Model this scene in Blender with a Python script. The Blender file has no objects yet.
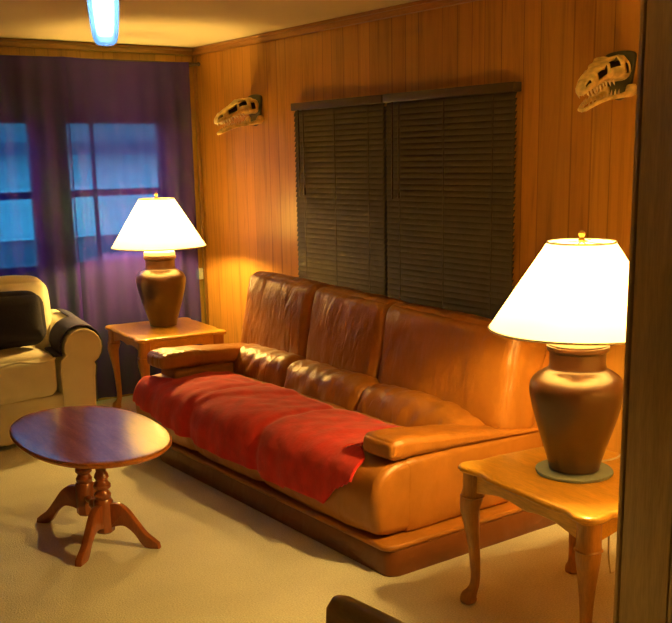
import bpy, bmesh, math, random
from mathutils import Vector, Matrix, noise
random.seed(7)
S = bpy.context.scene
C = S.collection
PI = math.pi

# ------------------------------------------------------------------ camera
cam_d = bpy.data.cameras.new('camera')
cam = bpy.data.objects.new('camera', cam_d)
C.objects.link(cam)
R3 = ((0.80758892, -0.14193636, 0.57241088),
      (-0.58943145, -0.16257416, 0.79129021),
      (-0.01925363, -0.97643418, -0.21495485))     # columns: image right, image down, forward
cm = Matrix.Identity(4)
for i in range(3):
    cm[i][0] = R3[i][0]; cm[i][1] = -R3[i][1]; cm[i][2] = -R3[i][2]
cm.translation = Vector((0, 0, 1.6))
cam.matrix_world = cm
cam_d.sensor_fit = 'HORIZONTAL'; cam_d.sensor_width = 36.0
cam_d.lens = 988.05 / 672 * 36.0
cam_d.shift_y = 63.5 / 672
cam_d.clip_start = 0.05
S.camera = cam

# ------------------------------------------------------------------ world, exposure
w = bpy.data.worlds.new('dusk'); S.world = w; w.use_nodes = True
bg = w.node_tree.nodes['Background']
bg.inputs[0].default_value = (0.17, 0.62, 1.0, 1)
bg.inputs[1].default_value = 5.0
S.view_settings.view_transform = 'Standard'
S.view_settings.look = 'None'
S.view_settings.gamma = 1.0
S.view_settings.use_curve_mapping = False
S.view_settings.exposure = 0.0
LAMP_COL = (1.0, 0.60, 0.135)
BULB = 1750.0
SHADE_GLOW = .9

# ------------------------------------------------------------------ helpers
def link(o): C.objects.link(o); return o

def obj(name, bm, mat, parent=None, smooth=True, offset=None, angle=40):
    if offset is not None:
        bmesh.ops.translate(bm, vec=-Vector(offset), verts=bm.verts)
    bmesh.ops.recalc_face_normals(bm, faces=bm.faces)
    me = bpy.data.meshes.new(name); bm.to_mesh(me); bm.free()
    if smooth:
        me.polygons.foreach_set('use_smooth', [True] * len(me.polygons))
        try: me.set_sharp_from_angle(angle=math.radians(angle))
        except Exception: pass
    o = bpy.data.objects.new(name, me); link(o)
    if mat: me.materials.append(mat)
    if parent: o.parent = parent
    return o

def tag(o, label, cat, group=None):
    o['label'] = label; o['category'] = cat
    if group: o['group'] = group
    return o

def thing(name, label, cat, loc=(0, 0, 0), rotz=0.0, group=None):
    o = bpy.data.objects.new(name, None); link(o)
    o.empty_display_size = .1
    o.location = loc; o.rotation_euler = (0, 0, rotz)
    return tag(o, label, cat, group)

def struct(name, bm, mat, parent=None, smooth=False):
    o = obj(name, bm, mat, parent, smooth)
    o['kind'] = 'structure'
    return o

def B(): return bmesh.new()

def box(bm, x0, x1, y0, y1, z0, z1, M=None):
    vs = [bm.verts.new((x, y, z)) for z in (z0, z1) for y in (y0, y1) for x in (x0, x1)]
    for f in ((0, 2, 3, 1), (4, 5, 7, 6), (0, 1, 5, 4), (2, 6, 7, 3), (0, 4, 6, 2), (1, 3, 7, 5)):
        bm.faces.new([vs[i] for i in f])
    if M: bmesh.ops.transform(bm, matrix=M, verts=vs)
    return vs

def bbox(bm, x0, x1, y0, y1, z0, z1, r=.005, seg=2, M=None):
    """box with rounded edges"""
    t = B(); box(t, x0, x1, y0, y1, z0, z1)
    bmesh.ops.bevel(t, geom=list(t.edges), offset=r, segments=seg, profile=.5, affect='EDGES')
    merge(bm, t, M)

def merge(bm, t, M=None):
    if M: bmesh.ops.transform(t, matrix=M, verts=t.verts)
    mp = {}
    for v in t.verts: mp[v] = bm.verts.new(v.co)
    for f in t.faces:
        try: bm.faces.new([mp[v] for v in f.verts])
        except ValueError: pass
    t.free()

def lathe(bm, prof, seg=40, M=None, cap=True):
    """prof: (r, z) list from bottom to top"""
    rings = []; vs = []
    for r, z in prof:
        ring = [bm.verts.new((r * math.cos(2 * PI * k / seg), r * math.sin(2 * PI * k / seg), z)) for k in range(seg)]
        rings.append(ring); vs += ring
    for a, b in zip(rings, rings[1:]):
        for k in range(seg):
            bm.faces.new((a[k], a[(k + 1) % seg], b[(k + 1) % seg], b[k]))
    if cap:
        bm.faces.new(list(reversed(rings[0]))); bm.faces.new(rings[-1])
    if M: bmesh.ops.transform(bm, matrix=M, verts=vs)
    return vs

def smooth_prof(pts, n=6):
    """Catmull-Rom through 2D / 3D / nD points"""
    out = []
    P = [pts[0]] + list(pts) + [pts[-1]]
    for i in range(1, len(P) - 2):
        for k in range(n):
            t = k / n
            out.append(tuple(0.5 * ((2 * b) + (-a + c) * t + (2 * a - 5 * b + 4 * c - d) * t * t + (-a + 3 * b - 3 * c + d) * t ** 3)
                             for a, b, c, d in zip(P[i - 1], P[i], P[i + 1], P[i + 2])))
    out.append(tuple(pts[-1]))
    return out

def tube(bm, pts, rad, seg=10, sq=0.0, cap=True):
    """sweep a circle (or squarish section, sq 0..1) along 3D points; rad number or list"""
    pts = [Vector(p) for p in pts]
    n = len(pts)
    if not isinstance(rad, (list, tuple)): rad = [rad] * n
    rings = []
    up = None
    for i in range(n):
        d = (pts[min(i + 1, n - 1)] - pts[max(i - 1, 0)]).normalized()
        if up is None:
            up = Vector((0, 0, 1)) if abs(d.z) < .9 else Vector((1, 0, 0))
        a = (up - d * up.dot(d)).normalized(); up = a
        b = d.cross(a)
        ring = []
        for k in range(seg):
            t = 2 * PI * (k + .5) / seg
            c, s = math.cos(t), math.sin(t)
            m = 1.0
            if sq: m = 1 + sq * (1 / max(abs(c), abs(s)) - 1)
            ring.append(bm.verts.new(pts[i] + (a * c + b * s) * rad[i] * m))
        rings.append(ring)
    for p, q in zip(rings, rings[1:]):
        for k in range(seg):
            bm.faces.new((p[k], p[(k + 1) % seg], q[(k + 1) % seg], q[k]))
    if cap:
        bm.faces.new(list(reversed(rings[0]))); bm.faces.new(rings[-1])

def extrude(bm, pts, d, bevel=0.0, seg=2, M=None):
    """closed 2D outline (x, y) -> prism of thickness d along +z"""
    t = B()
    lo = [t.verts.new((x, y, 0)) for x, y in pts]
    hi = [t.verts.new((x, y, d)) for x, y in pts]
    n = len(pts)
    t.faces.new(list(reversed(lo))); t.faces.new(hi)
    for k in range(n): t.faces.new((lo[k], lo[(k + 1) % n], hi[(k + 1) % n], hi[k]))
    bmesh.ops.recalc_face_normals(t, faces=t.faces)
    if bevel:
        es = [e for e in t.edges if abs(e.verts[0].co.z - e.verts[1].co.z) < 1e-6]
        bmesh.ops.bevel(t, geom=es, offset=bevel, segments=seg, profile=.5, affect='EDGES')
    merge(bm, t, M)

def axis_pts(h, r, n, nb=4):
    inner = h - r
    a = [-h + r * (1 - math.cos(PI / 2 * k / nb)) for k in range(nb)]
    b = [-inner + 2 * inner * k / n for k in range(n + 1)]
    return a + b + [-v for v in reversed(a)]

def cushion(sx, sy, sz, r, puff=(0, 0, 0), n=14, lump=0.0, lscale=5.0, seed=0.0, wrinkle=None, pw=1.0):
    """soft rounded block centred on the origin, faces puffed outwards"""
    bm = B()
    h = Vector((sx / 2, sy / 2, sz / 2)); r = min(r, min(h) * .98)
    ax = [axis_pts(h[i], r, n if h[i] > .12 else 6) for i in range(3)]
    cache = {}
    def put(x, y, z):
        k = (round(x, 6), round(y, 6), round(z, 6))
        if k in cache: return cache[k]
        p = Vector((x, y, z))
        q = Vector([max(-(h[i] - r), min(h[i] - r, p[i])) for i in range(3)])
        d = p - q
        nr = d.normalized() if d.length > 1e-9 else Vector((0, 0, 1))
        P = q + nr * r
        u = [p[i] / h[i] for i in range(3)]
        for i in range(3):
            if puff[i]:
                j, l = (i + 1) % 3, (i + 2) % 3
                f = max(0, (1 - abs(u[j]) ** 2.4)) ** pw * max(0, (1 - abs(u[l]) ** 2.4)) ** pw
                P[i] += puff[i] * f * (P[i] / h[i])
        if lump:
            P += nr * lump * noise.noise(P * lscale + Vector((seed, seed * 1.7, 0)))
        if wrinkle: P += nr * wrinkle(P, u)
        v = bm.verts.new(P); cache[k] = v
        return v
    for i in range(3):
        j, l = (i + 1) % 3, (i + 2) % 3
        for s in (-1, 1):
            for a0, a1 in zip(ax[j], ax[j][1:]):
                for b0, b1 in zip(ax[l], ax[l][1:]):
                    q = []
                    for (a, b) in ((a0, b0), (a1, b0), (a1, b1), (a0, b1)):
                        c = [0, 0, 0]; c[i] = s * h[i]; c[j] = a; c[l] = b
                        q.append(put(*c))
                    if len(set(q)) == 4:
                        try: bm.faces.new(q)
                        except ValueError: pass
    bmesh.ops.recalc_face_normals(bm, faces=bm.faces)
    return bm

def moved(bm, loc, ry=0.0, rx=0.0, rz=0.0):
    bmesh.ops.transform(bm, matrix=Matrix.Translation(Vector(loc)) @ Matrix.Rotation(rz, 4, 'Z') @ Matrix.Rotation(ry, 4, 'Y') @ Matrix.Rotation(rx, 4, 'X'), verts=bm.verts)
    return bm

# ------------------------------------------------------------------ materials
class NT:
    def __init__(s, name):
        s.m = bpy.data.materials.new(name); s.m.use_nodes = True
        s.t = s.m.node_tree; s.p = s.t.nodes['Principled BSDF']; s.out = s.t.nodes['Material Output']
    def n(s, typ, **k):
        x = s.t.nodes.new(typ)
        for a, b in k.items():
            if a.startswith('i_'):
                key = a[2:]
                x.inputs[int(key) if key.isdigit() else key.replace('_', ' ')].default_value = b
            else: setattr(x, a, b)
        return x
    def l(s, a, b): s.t.links.new(a, b)
    def coords(s, scale=(1, 1, 1), world=False):
        mp = s.n('ShaderNodeMapping'); mp.inputs['Scale'].default_value = scale
        if world: s.l(s.n('ShaderNodeNewGeometry').outputs['Position'], mp.inputs[0])
        else: s.l(s.n('ShaderNodeTexCoord').outputs['Object'], mp.inputs[0])
        return mp.outputs[0]
    def ramp(s, fac, stops, interp='LINEAR'):
        r = s.n('ShaderNodeValToRGB'); r.color_ramp.interpolation = interp
        e = r.color_ramp.elements
        e[0].position, e[0].color = stops[0][0], (*stops[0][1], 1)
        e[1].position, e[1].color = stops[-1][0], (*stops[-1][1], 1)
        for p, c in stops[1:-1]:
            q = e.new(p); q.color = (*c, 1)
        s.l(fac, r.inputs[0]); return r.outputs[0]
    def bump(s, h, strength=.3, dist=.01):
        b = s.n('ShaderNodeBump'); b.inputs['Strength'].default_value = strength; b.inputs['Distance'].default_value = dist
        s.l(h, b.inputs['Height']); s.l(b.outputs[0], s.p.inputs['Normal']); return b
    def mix(s, a, b, fac, mode='MIX'):
        x = s.n('ShaderNodeMix', data_type='RGBA', blend_type=mode)
        for v, i in ((fac, 0), (a, 6), (b, 7)):
            if hasattr(v, 'is_output'): s.l(v, x.inputs[i])
            elif i == 0: x.inputs[0].default_value = v
            else: x.inputs[i].default_value = (*v, 1)
        return x.outputs[2]

def sc(c, k): return tuple(v * k for v in c)

def plain(name, col, rough=.5, metal=0.0, var=.15, nscale=8.0, bump=0.0, bscale=60.0, spec=.5, sheen=0.0, scale=(1, 1, 1), coat=0.0):
    t = NT(name)
    co = t.coords(scale)
    nz = t.n('ShaderNodeTexNoise', i_Scale=nscale, i_Detail=4.0); t.l(co, nz.inputs['Vector'])
    c = t.ramp(nz.outputs[0], [(.3, sc(col, 1 - var)), (.7, sc(col, 1 + var))])
    t.l(c, t.p.inputs['Base Color'])
    t.p.inputs['Roughness'].default_value = rough; t.p.inputs['Metallic'].default_value = metal
    t.p.inputs['Specular IOR Level'].default_value = spec
    t.p.inputs['Coat Weight'].default_value = coat
    if sheen: t.p.inputs['Sheen Weight'].default_value = sheen
    if bump:
        b = t.n('ShaderNodeTexNoise', i_Scale=bscale, i_Detail=3.0); t.l(co, b.inputs['Vector'])
        t.bump(b.outputs[0], bump, .004)
    return t.m

def wood(name, col, rough=.35, scale=(6, 6, .8), contrast=.3, coat=.2, spec=.5):
    """grain runs along the object axis with the smallest scale"""
    t = NT(name)
    co = t.coords(scale)
    nz = t.n('ShaderNodeTexNoise', i_Scale=3.0, i_Detail=6.0, i_Roughness=.6, i_Distortion=.6); t.l(co, nz.inputs['Vector'])
    n2 = t.n('ShaderNodeTexNoise', i_Scale=22.0, i_Detail=3.0); t.l(co, n2.inputs['Vector'])
    c = t.ramp(nz.outputs[0], [(.28, sc(col, 1 - contrast)), (.5, col), (.72, sc(col, 1 + contrast))])
    c2 = t.ramp(n2.outputs[0], [(.35, (.8, .78, .75)), (.6, (1, 1, 1))])
    t.l(t.mix(c, c2, .8, 'MULTIPLY'), t.p.inputs['Base Color'])
    t.p.inputs['Roughness'].default_value = rough
    t.p.inputs['Coat Weight'].default_value = coat; t.p.inputs['Coat Roughness'].default_value = .2
    t.p.inputs['Specular IOR Level'].default_value = spec
    return t.m

def panelling(name, axis, period, lines, col, rough=.36):
    """vertical-board wood panelling; the groove rhythm repeats every `period` metres along `axis`"""
    t = NT(name)
    geo = t.n('ShaderNodeNewGeometry')
    sep = t.n('ShaderNodeSeparateXYZ'); t.l(geo.outputs['Position'], sep.inputs[0])
    u = sep.outputs[axis]
    d = t.n('ShaderNodeMath', operation='DIVIDE', i_1=period); t.l(u, d.inputs[0])
    fr = t.n('ShaderNodeMath', operation='FRACT'); t.l(d.outputs[0], fr.inputs[0])
    fl = t.n('ShaderNodeMath', operation='FLOOR'); t.l(d.outputs[0], fl.inputs[0])
    gw = .0025 / period
    dark = (.58, .54, .5); st = []
    rnd = random.Random(3)
    for k, p in enumerate(lines):
        tone = rnd.uniform(.84, 1.1)
        warm = rnd.uniform(-.04, .04)
        st.append((max(0, p - gw), dark)); st.append((p + gw, (tone + warm, tone, tone - warm)))
    groove = t.ramp(fr.outputs[0], [(0, (.95, .95, .95))] + st + [(1, (.95, .95, .95))][:0] or st, 'CONSTANT')
    # grain
    mp = t.n('ShaderNodeMapping'); t.l(geo.outputs['Position'], mp.inputs[0])
    mp.inputs['Scale'].default_value = (9, 9, .55)
    add = t.n('ShaderNodeVectorMath', operation='ADD'); t.l(mp.outputs[0], add.inputs[0])
    cx = t.n('ShaderNodeCombineXYZ'); t.l(fl.outputs[0], cx.inputs[2]); t.l(cx.outputs[0], add.inputs[1])
    nz = t.n('ShaderNodeTexNoise', i_Scale=2.2, i_Detail=7.0, i_Roughness=.62, i_Distortion=1.2); t.l(add.outputs[0], nz.inputs['Vector'])
    g = t.ramp(nz.outputs[0], [(.25, sc(col, .62)), (.48, col), (.62, sc(col, 1.12)), (.8, sc(col, .8))])
    t.l(t.mix(g, groove, 1.0, 'MULTIPLY'), t.p.inputs['Base Color'])
    t.p.inputs['Roughness'].default_value = rough
    bw = t.n('ShaderNodeRGBToBW'); t.l(groove, bw.inputs[0])
    t.bump(bw.outputs[0], .35, .004)
    return t.m

def leather(name, col, crinkle=0.0):
    t = NT(name)
    co = t.coords()
    nz = t.n('ShaderNodeTexNoise', i_Scale=5.0, i_Detail=5.0, i_Roughness=.6); t.l(co, nz.inputs['Vector'])
    t.l(t.ramp(nz.outputs[0], [(.3, sc(col, .78)), (.55, col), (.75, sc(col, 1.15))]), t.p.inputs['Base Color'])
    t.p.inputs['Roughness'].default_value = .33
    t.p.inputs['Specular IOR Level'].default_value = .55
    co2 = t.coords((1, 1, .55))
    wr = t.n('ShaderNodeTexNoise', i_Scale=11.0, i_Detail=2.0, i_Roughness=.4, i_Distortion=.3); t.l(co2, wr.inputs['Vector'])
    gr = t.n('ShaderNodeTexVoronoi', i_Scale=260.0); t.l(co, gr.inputs['Vector'])
    m = t.n('ShaderNodeMath', operation='MULTIPLY_ADD', i_1=.06); t.l(gr.outputs[0], m.inputs[0]); t.l(wr.outputs[0], m.inputs[2])
    h = m.outputs[0]
    if crinkle:
        co3 = t.coords((1, 1, .22))
        cw = t.n('ShaderNodeTexNoise', i_Scale=21.0, i_Detail=3.0, i_Roughness=.5, i_Distortion=.8); t.l(co3, cw.inputs['Vector'])
        sp = t.n('ShaderNodeSeparateXYZ'); t.l(co, sp.inputs[0])      # the seats used most are creased most
        mr = t.n('ShaderNodeMapRange', i_1=-1.0, i_2=.9, i_3=crinkle * .22, i_4=crinkle); t.l(sp.outputs[1], mr.inputs[0])
        pn = t.n('ShaderNodeTexNoise', i_Scale=4.0, i_Detail=1.0); t.l(co, pn.inputs['Vector'])
        pm = t.n('ShaderNodeMapRange', i_1=.4, i_2=.62, i_3=.35, i_4=1.2); t.l(pn.outputs[0], pm.inputs[0])
        ml = t.n('ShaderNodeMath', operation='MULTIPLY'); t.l(mr.outputs[0], ml.inputs[0]); t.l(pm.outputs[0], ml.inputs[1])
        ma = t.n('ShaderNodeMath', operation='MULTIPLY_ADD'); t.l(cw.outputs[0], ma.inputs[0]); t.l(ml.outputs[0], ma.inputs[1]); t.l(h, ma.inputs[2]); h = ma.outputs[0]
    t.bump(h, .4 if not crinkle else .6, .02)
    return t.m

def translucent_cloth(name, col, clear, transl=.5, rough=1.0, glow=None):
    t = NT(name)
    t.t.nodes.remove(t.p)
    df = t.n('ShaderNodeBsdfDiffuse'); df.inputs[0].default_value = (*col, 1)
    tr = t.n('ShaderNodeBsdfTranslucent'); tr.inputs[0].default_value = (*col, 1)
    m = t.n('ShaderNodeMixShader'); m.inputs[0].default_value = transl
    t.l(df.outputs[0], m.inputs[1]); t.l(tr.outputs[0], m.inputs[2])
    o = m.outputs[0]
    if clear:
        tp = t.n('ShaderNodeBsdfTransparent'); tp.inputs[0].default_value = (*clear[1], 1)
        m2 = t.n('ShaderNodeMixShader'); m2.inputs[0].default_value = clear[0]; t.l(o, m2.inputs[1]); t.l(tp.outputs[0], m2.inputs[2])
        o = m2.outputs[0]
    if glow:
        em = t.n('ShaderNodeEmission'); em.inputs[0].default_value = (*glow[0], 1); em.inputs[1].default_value = glow[1]
        ad = t.n('ShaderNodeAddShader'); t.l(o, ad.inputs[0]); t.l(em.outputs[0], ad.inputs[1]); o = ad.outputs[0]
    t.l(o, t.out.inputs[0])
    return t.m

def emit(name, col, strength):
    t = NT(name); t.t.nodes.remove(t.p)
    em = t.n('ShaderNodeEmission'); em.inputs[0].default_value = (*col, 1); em.inputs[1].default_value = strength
    t.l(em.outputs[0], t.out.inputs[0]); return t.m

def thin_glass(name, tint=(.9, .95, 1)):
    t = NT(name); t.t.nodes.remove(t.p)
    tp = t.n('ShaderNodeBsdfTransparent'); tp.inputs[0].default_value = (*tint, 1)
    gl = t.n('ShaderNodeBsdfGlossy'); gl.inputs['Roughness'].default_value = .03
    fr = t.n('ShaderNodeFresnel', i_IOR=1.45)
    m = t.n('ShaderNodeMixShader'); t.l(fr.outputs[0], m.inputs[0]); t.l(tp.outputs[0], m.inputs[1]); t.l(gl.outputs[0], m.inputs[2])
    t.l(m.outputs[0], t.out.inputs[0]); return t.m

def carpet(name, col):
    t = NT(name)
    co = t.coords((1, 1, 1), True)
    n1 = t.n('ShaderNodeTexNoise', i_Scale=2.2, i_Detail=4.0); t.l(co, n1.inputs['Vector'])
    n2 = t.n('ShaderNodeTexNoise', i_Scale=160.0, i_Detail=2.0); t.l(co, n2.inputs['Vector'])
    a = t.ramp(n1.outputs[0], [(.3, sc(col, .88)), (.7, sc(col, 1.06))])
    b = t.ramp(n2.outputs[0], [(.3, (.78, .78, .78)), (.7, (1.08, 1.08, 1.08))])
    t.l(t.mix(a, b, 1.0, 'MULTIPLY'), t.p.inputs['Base Color'])
    t.p.inputs['Roughness'].default_value = .95; t.p.inputs['Sheen Weight'].default_value = .2
    t.bump(n2.outputs[0], .6, .01)
    return t.m

def siding(name, col):
    t = NT(name)
    geo = t.n('ShaderNodeNewGeometry'); sep = t.n('ShaderNodeSeparateXYZ'); t.l(geo.outputs['Position'], sep.inputs[0])
    m = t.n('ShaderNodeMath', operation='MULTIPLY', i_1=8.0); t.l(sep.outputs[2], m.inputs[0])
    fr = t.n('ShaderNodeMath', operation='FRACT'); t.l(m.outputs[0], fr.inputs[0])
    t.l(t.ramp(fr.outputs[0], [(0, sc(col, .55)), (.12, col), (1, sc(col, 1.05))]), t.p.inputs['Base Color'])
    t.p.inputs['Roughness'].default_value = .7
    return t.m

PCOL = (.45, .215, .038)
M = {}
M['panel_r'] = panelling('panelling_side', 1, 1.22, [.01, .1, .245, .33, .42, .575, .655, .77, .86, .93], PCOL)
M['panel_b'] = panelling('panelling_back', 0, 1.22, [.02, .12, .25, .31, .46, .55, .68, .8, .88, .95], sc(PCOL, .9))
M['trim'] = wood('trim_wood', (.36, .17, .045), .35, (10, 10, 1.2), .2)
M['trim_y'] = wood('trim_wood_run', (.36, .17, .045), .35, (10, 1.2, 10), .2)
M['trim_x'] = wood('trim_wood_cross', (.36, .17, .045), .35, (1.2, 10, 10), .2)
M['casing'] = wood('dark_casing', (.42, .27, .10), .4, (10, 10, .8), .2, .1)
M['black'] = plain('black_base', (.015, .013, .012), .5)
M['ceiling'] = plain('ceiling_paint', (.64, .57, .36), .85, var=.05, nscale=1.5, bump=.25, bscale=90)
M['plaster'] = plain('cream_plaster', (.64, .58, .45), .9, var=.04)
M['carpet'] = carpet('beige_carpet', (.80, .79, .70))
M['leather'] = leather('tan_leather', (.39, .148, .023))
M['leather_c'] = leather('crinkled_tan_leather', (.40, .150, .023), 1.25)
M['leather_dark'] = leather('dark_leather', (.19, .06, .017))
M['honey_side'] = wood('honey_wood_leg', (.52, .24, .045), .32, (9, 9, 1.5), .15, .3)
M['honey_top'] = wood('honey_wood_top', (.74, .40, .055), .28, (8, 1.2, 8), .15, .4)  # paler than the legs: lamp light on the top is put into its colour
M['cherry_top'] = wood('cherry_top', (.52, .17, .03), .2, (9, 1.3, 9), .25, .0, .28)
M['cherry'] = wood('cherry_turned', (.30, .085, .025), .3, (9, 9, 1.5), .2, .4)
M['vase'] = plain('brown_glaze', (.052, .02, .008), .3, var=.25, nscale=7, bump=.12, bscale=35, coat=.15)
M['ring'] = plain('cream_ring', (.8, .74, .6), .4, var=.03)
M['brass'] = plain('brass', (.7, .45, .12), .3, 1.0)
M['shade'] = translucent_cloth('lamp_shade_cloth', (.80, .70, .46), None, .45, glow=((1.0, .72, .36), SHADE_GLOW))
M['bulb'] = emit('lit_bulb', LAMP_COL, BULB)
M['mat'] = plain('grey_blue_felt', (.22, .27, .28), .9, bump=.4, bscale=40)
M['cord'] = plain('pale_cord', (.6, .55, .45), .5)
M['throw'] = plain('red_fleece', (.60, .014, .010), .95, var=.18, nscale=14, bump=.5, bscale=70, sheen=.15)
M['cream'] = plain('cream_slipcover', (.76, .70, .54), .9, var=.08, nscale=6, bump=.25, bscale=45)
M['navy'] = plain('navy_cloth', (.010, .010, .034), .9, var=.2, bump=.4, bscale=60)
M['navy2'] = plain('faded_navy_cloth', (.038, .036, .11), .9, var=.2, bump=.4, bscale=60)
M['curtain'] = translucent_cloth('sheer_purple_curtain', (.062, .024, .32), (.31, (.38, .9, 1.0)), .35)
M['rod'] = plain('dark_rod', (.05, .03, .02), .4)
M['frame'] = plain('window_frame_paint', (.16, .12, .12), .6)
M['glass'] = thin_glass('pane_glass')
M['blind'] = plain('dark_blind', (.058, .045, .024), .6, var=.12, nscale=5)
M['blind_rail'] = plain('dark_blind_rail', (.06, .04, .022), .4)
M['siding'] = siding('pale_siding', (.62, .66, .70))
M['roof'] = plain('dark_shingle', (.09, .09, .10), .9, bump=.4)
M['skirt'] = plain('grey_skirting', (.16, .16, .18), .9)
M['ground'] = plain('outside_ground', (.10, .12, .09), .95)
M['bone'] = plain('antiqued_bone', (.85, .68, .30), .3, 0.25, var=.4, nscale=26, bump=.6, bscale=45)
M['tooth'] = plain('ivory_tooth', (.75, .62, .38), .35, var=.1)
M['plaque'] = plain('dark_green_plaque', (.05, .05, .03), .45)
M['hollow_shade'] = plain('painted_hollow_shade', (.05, .028, .012), .8)
M['white_plastic'] = plain('white_plastic', (.75, .72, .62), .4, var=.03)
M['chair'] = wood('dark_walnut', (.45, .27, .08), .4, (9, 1.5, 9), .2, .1)
M['pend_glass'] = None

# ------------------------------------------------------------------ the room
W, YB, H = 3.42, 6.31, 2.35
XL, YF = -1.7, -1.3
bm = B(); box(bm, XL - .1, W + .1, YF - .1, YB + .12, -.1, 0); struct('floor', bm, M['carpet'])
bm = B(); box(bm, XL - .1, W + .1, YF - .1, YB + .12, H, H + .1); struct('ceiling', bm, M['ceiling'])
bm = B(); box(bm, W, W + .1, YF, YB + .12, 0, H); struct('wall_right', bm, M['panel_r'])
bm = B(); box(bm, XL - .1, XL, YF, YB + .12, 0, H); struct('wall_left', bm, M['plaster'])
bm = B(); box(bm, XL, W, YF - .1, YF, 0, H); struct('wall_front', bm, M['plaster'])
# back wall with the two window openings
wins = [(1.53, 2.26), (2.44, 3.165)]
zb, zt = .92, 1.88
bm = B()
xs = [XL] + [v for p in wins for v in p] + [W]
for a, b in ((xs[0], xs[1]), (xs[2], xs[3]), (xs[4], xs[5])): box(bm, a, b, YB, YB + .12, 0, H)
for a, b in wins:
    box(bm, a, b, YB, YB + .12, 0, zb); box(bm, a, b, YB, YB + .12, zt, H)
struct('wall_back', bm, M['panel_b'])
for i, (a, b) in enumerate(wins):
    n = 'window_%d' % (i + 1)
    root = bpy.data.objects.new(n, None); link(root); root.location = ((a + b) / 2, YB + .06, zb); root['kind'] = 'structure'
    off = root.location.copy()
    bm = B(); f = .03
    for x0, x1, z0, z1 in ((a, a + f, zb, zt), (b - f, b, zb, zt), (a + f, b - f, zb, zb + f), (a + f, b - f, zt - f, zt)):
        box(bm, x0, x1, YB + .02, YB + .1, z0, z1)
    zm = 1.40
    box(bm, a + f, b - f, YB + .035, YB + .085, zm - .022, zm + .022)
    struct('window_frame', bm, M['frame'], root).location = (0, 0, 0)
    bpy.data.objects[-1] if False else None
    fr = [c for c in C.objects if c.parent == root][-1]
    fr.data.transform(Matrix.Translation(-off))
    bm = B()
    box(bm, a + .205, a + .222, YB + .045, YB + .075, zb + f, zm - .022)
    box(bm, a + .205, a + .222, YB + .045, YB + .075, zm + .022, zt - f)
    o = struct('muntin', bm, M['frame'], root); o.data.transform(Matrix.Translation(-off))
    bm = B(); box(bm, a + f, b - f, YB + .058, YB + .062, zb + f, zt - f)
    o = struct('pane', bm, M['glass'], root); o.data.transform(Matrix.Translation(-off))

# crown trim, corner bead, baseboards, partition
def crown(name, pts, mat):
    bm = B(); tube_pts = pts
    struct(name, tube_pts, mat)
bm = B(); bbox(bm, W - .028, W, 1.66, YB, H - .05, H - .001, .006); bbox(bm, W - .04, W - .0, 1.66, YB, H - .02, H - .001, .004)
struct('trim_1', bm, M['trim_y'], smooth=True)
bm = B(); bbox(bm, XL, W - .03, YB - .028, YB, H - .05, H - .001, .006); bbox(bm, XL, W - .03, YB - .04, YB, H - .02, H - .001, .004)
struct('trim_2', bm, M['trim_x'], smooth=True)
bm = B(); bbox(bm, W - .024, W, YB - .024, YB, 0, H - .05, .008)
struct('trim_3', bm, M['trim'], smooth=True)
bm = B(); bbox(bm, W - .014, W, 1.68, YB - .02, 0, .075, .004); struct('baseboard_right', bm, M['trim_y'], smooth=True)
bm = B(); bbox(bm, XL, W - .02, YB - .014, YB, 0, .075, .004); struct('baseboard_back', bm, M['trim_x'], smooth=True)
# partition beside the end table: its end faces the room
bm = B(); box(bm, 2.185, W, 1.485, 1.65, 0, H); struct('wall_partition', bm, M['casing'])
bm = B(); bbox(bm, 2.169, 2.185, 1.49, 1.645, 0, H, .003); bbox(bm, 2.167, 2.215, 1.65, 1.664, 0, H, .004); bbox(bm, 2.167, 2.25, 1.471, 1.485, 0, H, .004)
struct('trim_4', bm, M['casing'], smooth=True)
bm = B(); bbox(bm, 2.25, W, 1.47, 1.485, 0, .1, .004); bbox(bm, 2.215, W, 1.65, 1.665, 0, .1, .004); struct('baseboard_partition', bm, M['black'], smooth=True)

# ------------------------------------------------------------------ outside
bm = B(); box(bm, -8, 14, YB + .13, 30, -.35, -.3); o = obj('ground', bm, M['ground'], None, False); o['kind'] = 'structure'
nh = thing('neighbouring_house', 'pale lap-sided house with dark roof outside the curtained windows', 'house', (4.2, 11.5, -.3))
off = nh.location
bm = B(); box(bm, -3, 12, 10, 13, .84, 1.72); obj('wall', bm, M['siding'], nh, False, off)
bm = B(); box(bm, -3, 12, 10.05, 13, -.3, .84); obj('skirting', bm, M['skirt'], nh, False, off)
bm = B()
extrude(bm, [(9.6, 1.68), (9.6, 1.8), (11.5, 2.7), (13.4, 1.8), (13.4, 1.68)], 15.4, M=Matrix(((0, 0, 1, -3.2), (1, 0, 0, 0), (0, 1, 0, 0), (0, 0, 0, 1))))
obj('roof', bm, M['roof'], nh, False, off)

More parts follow.
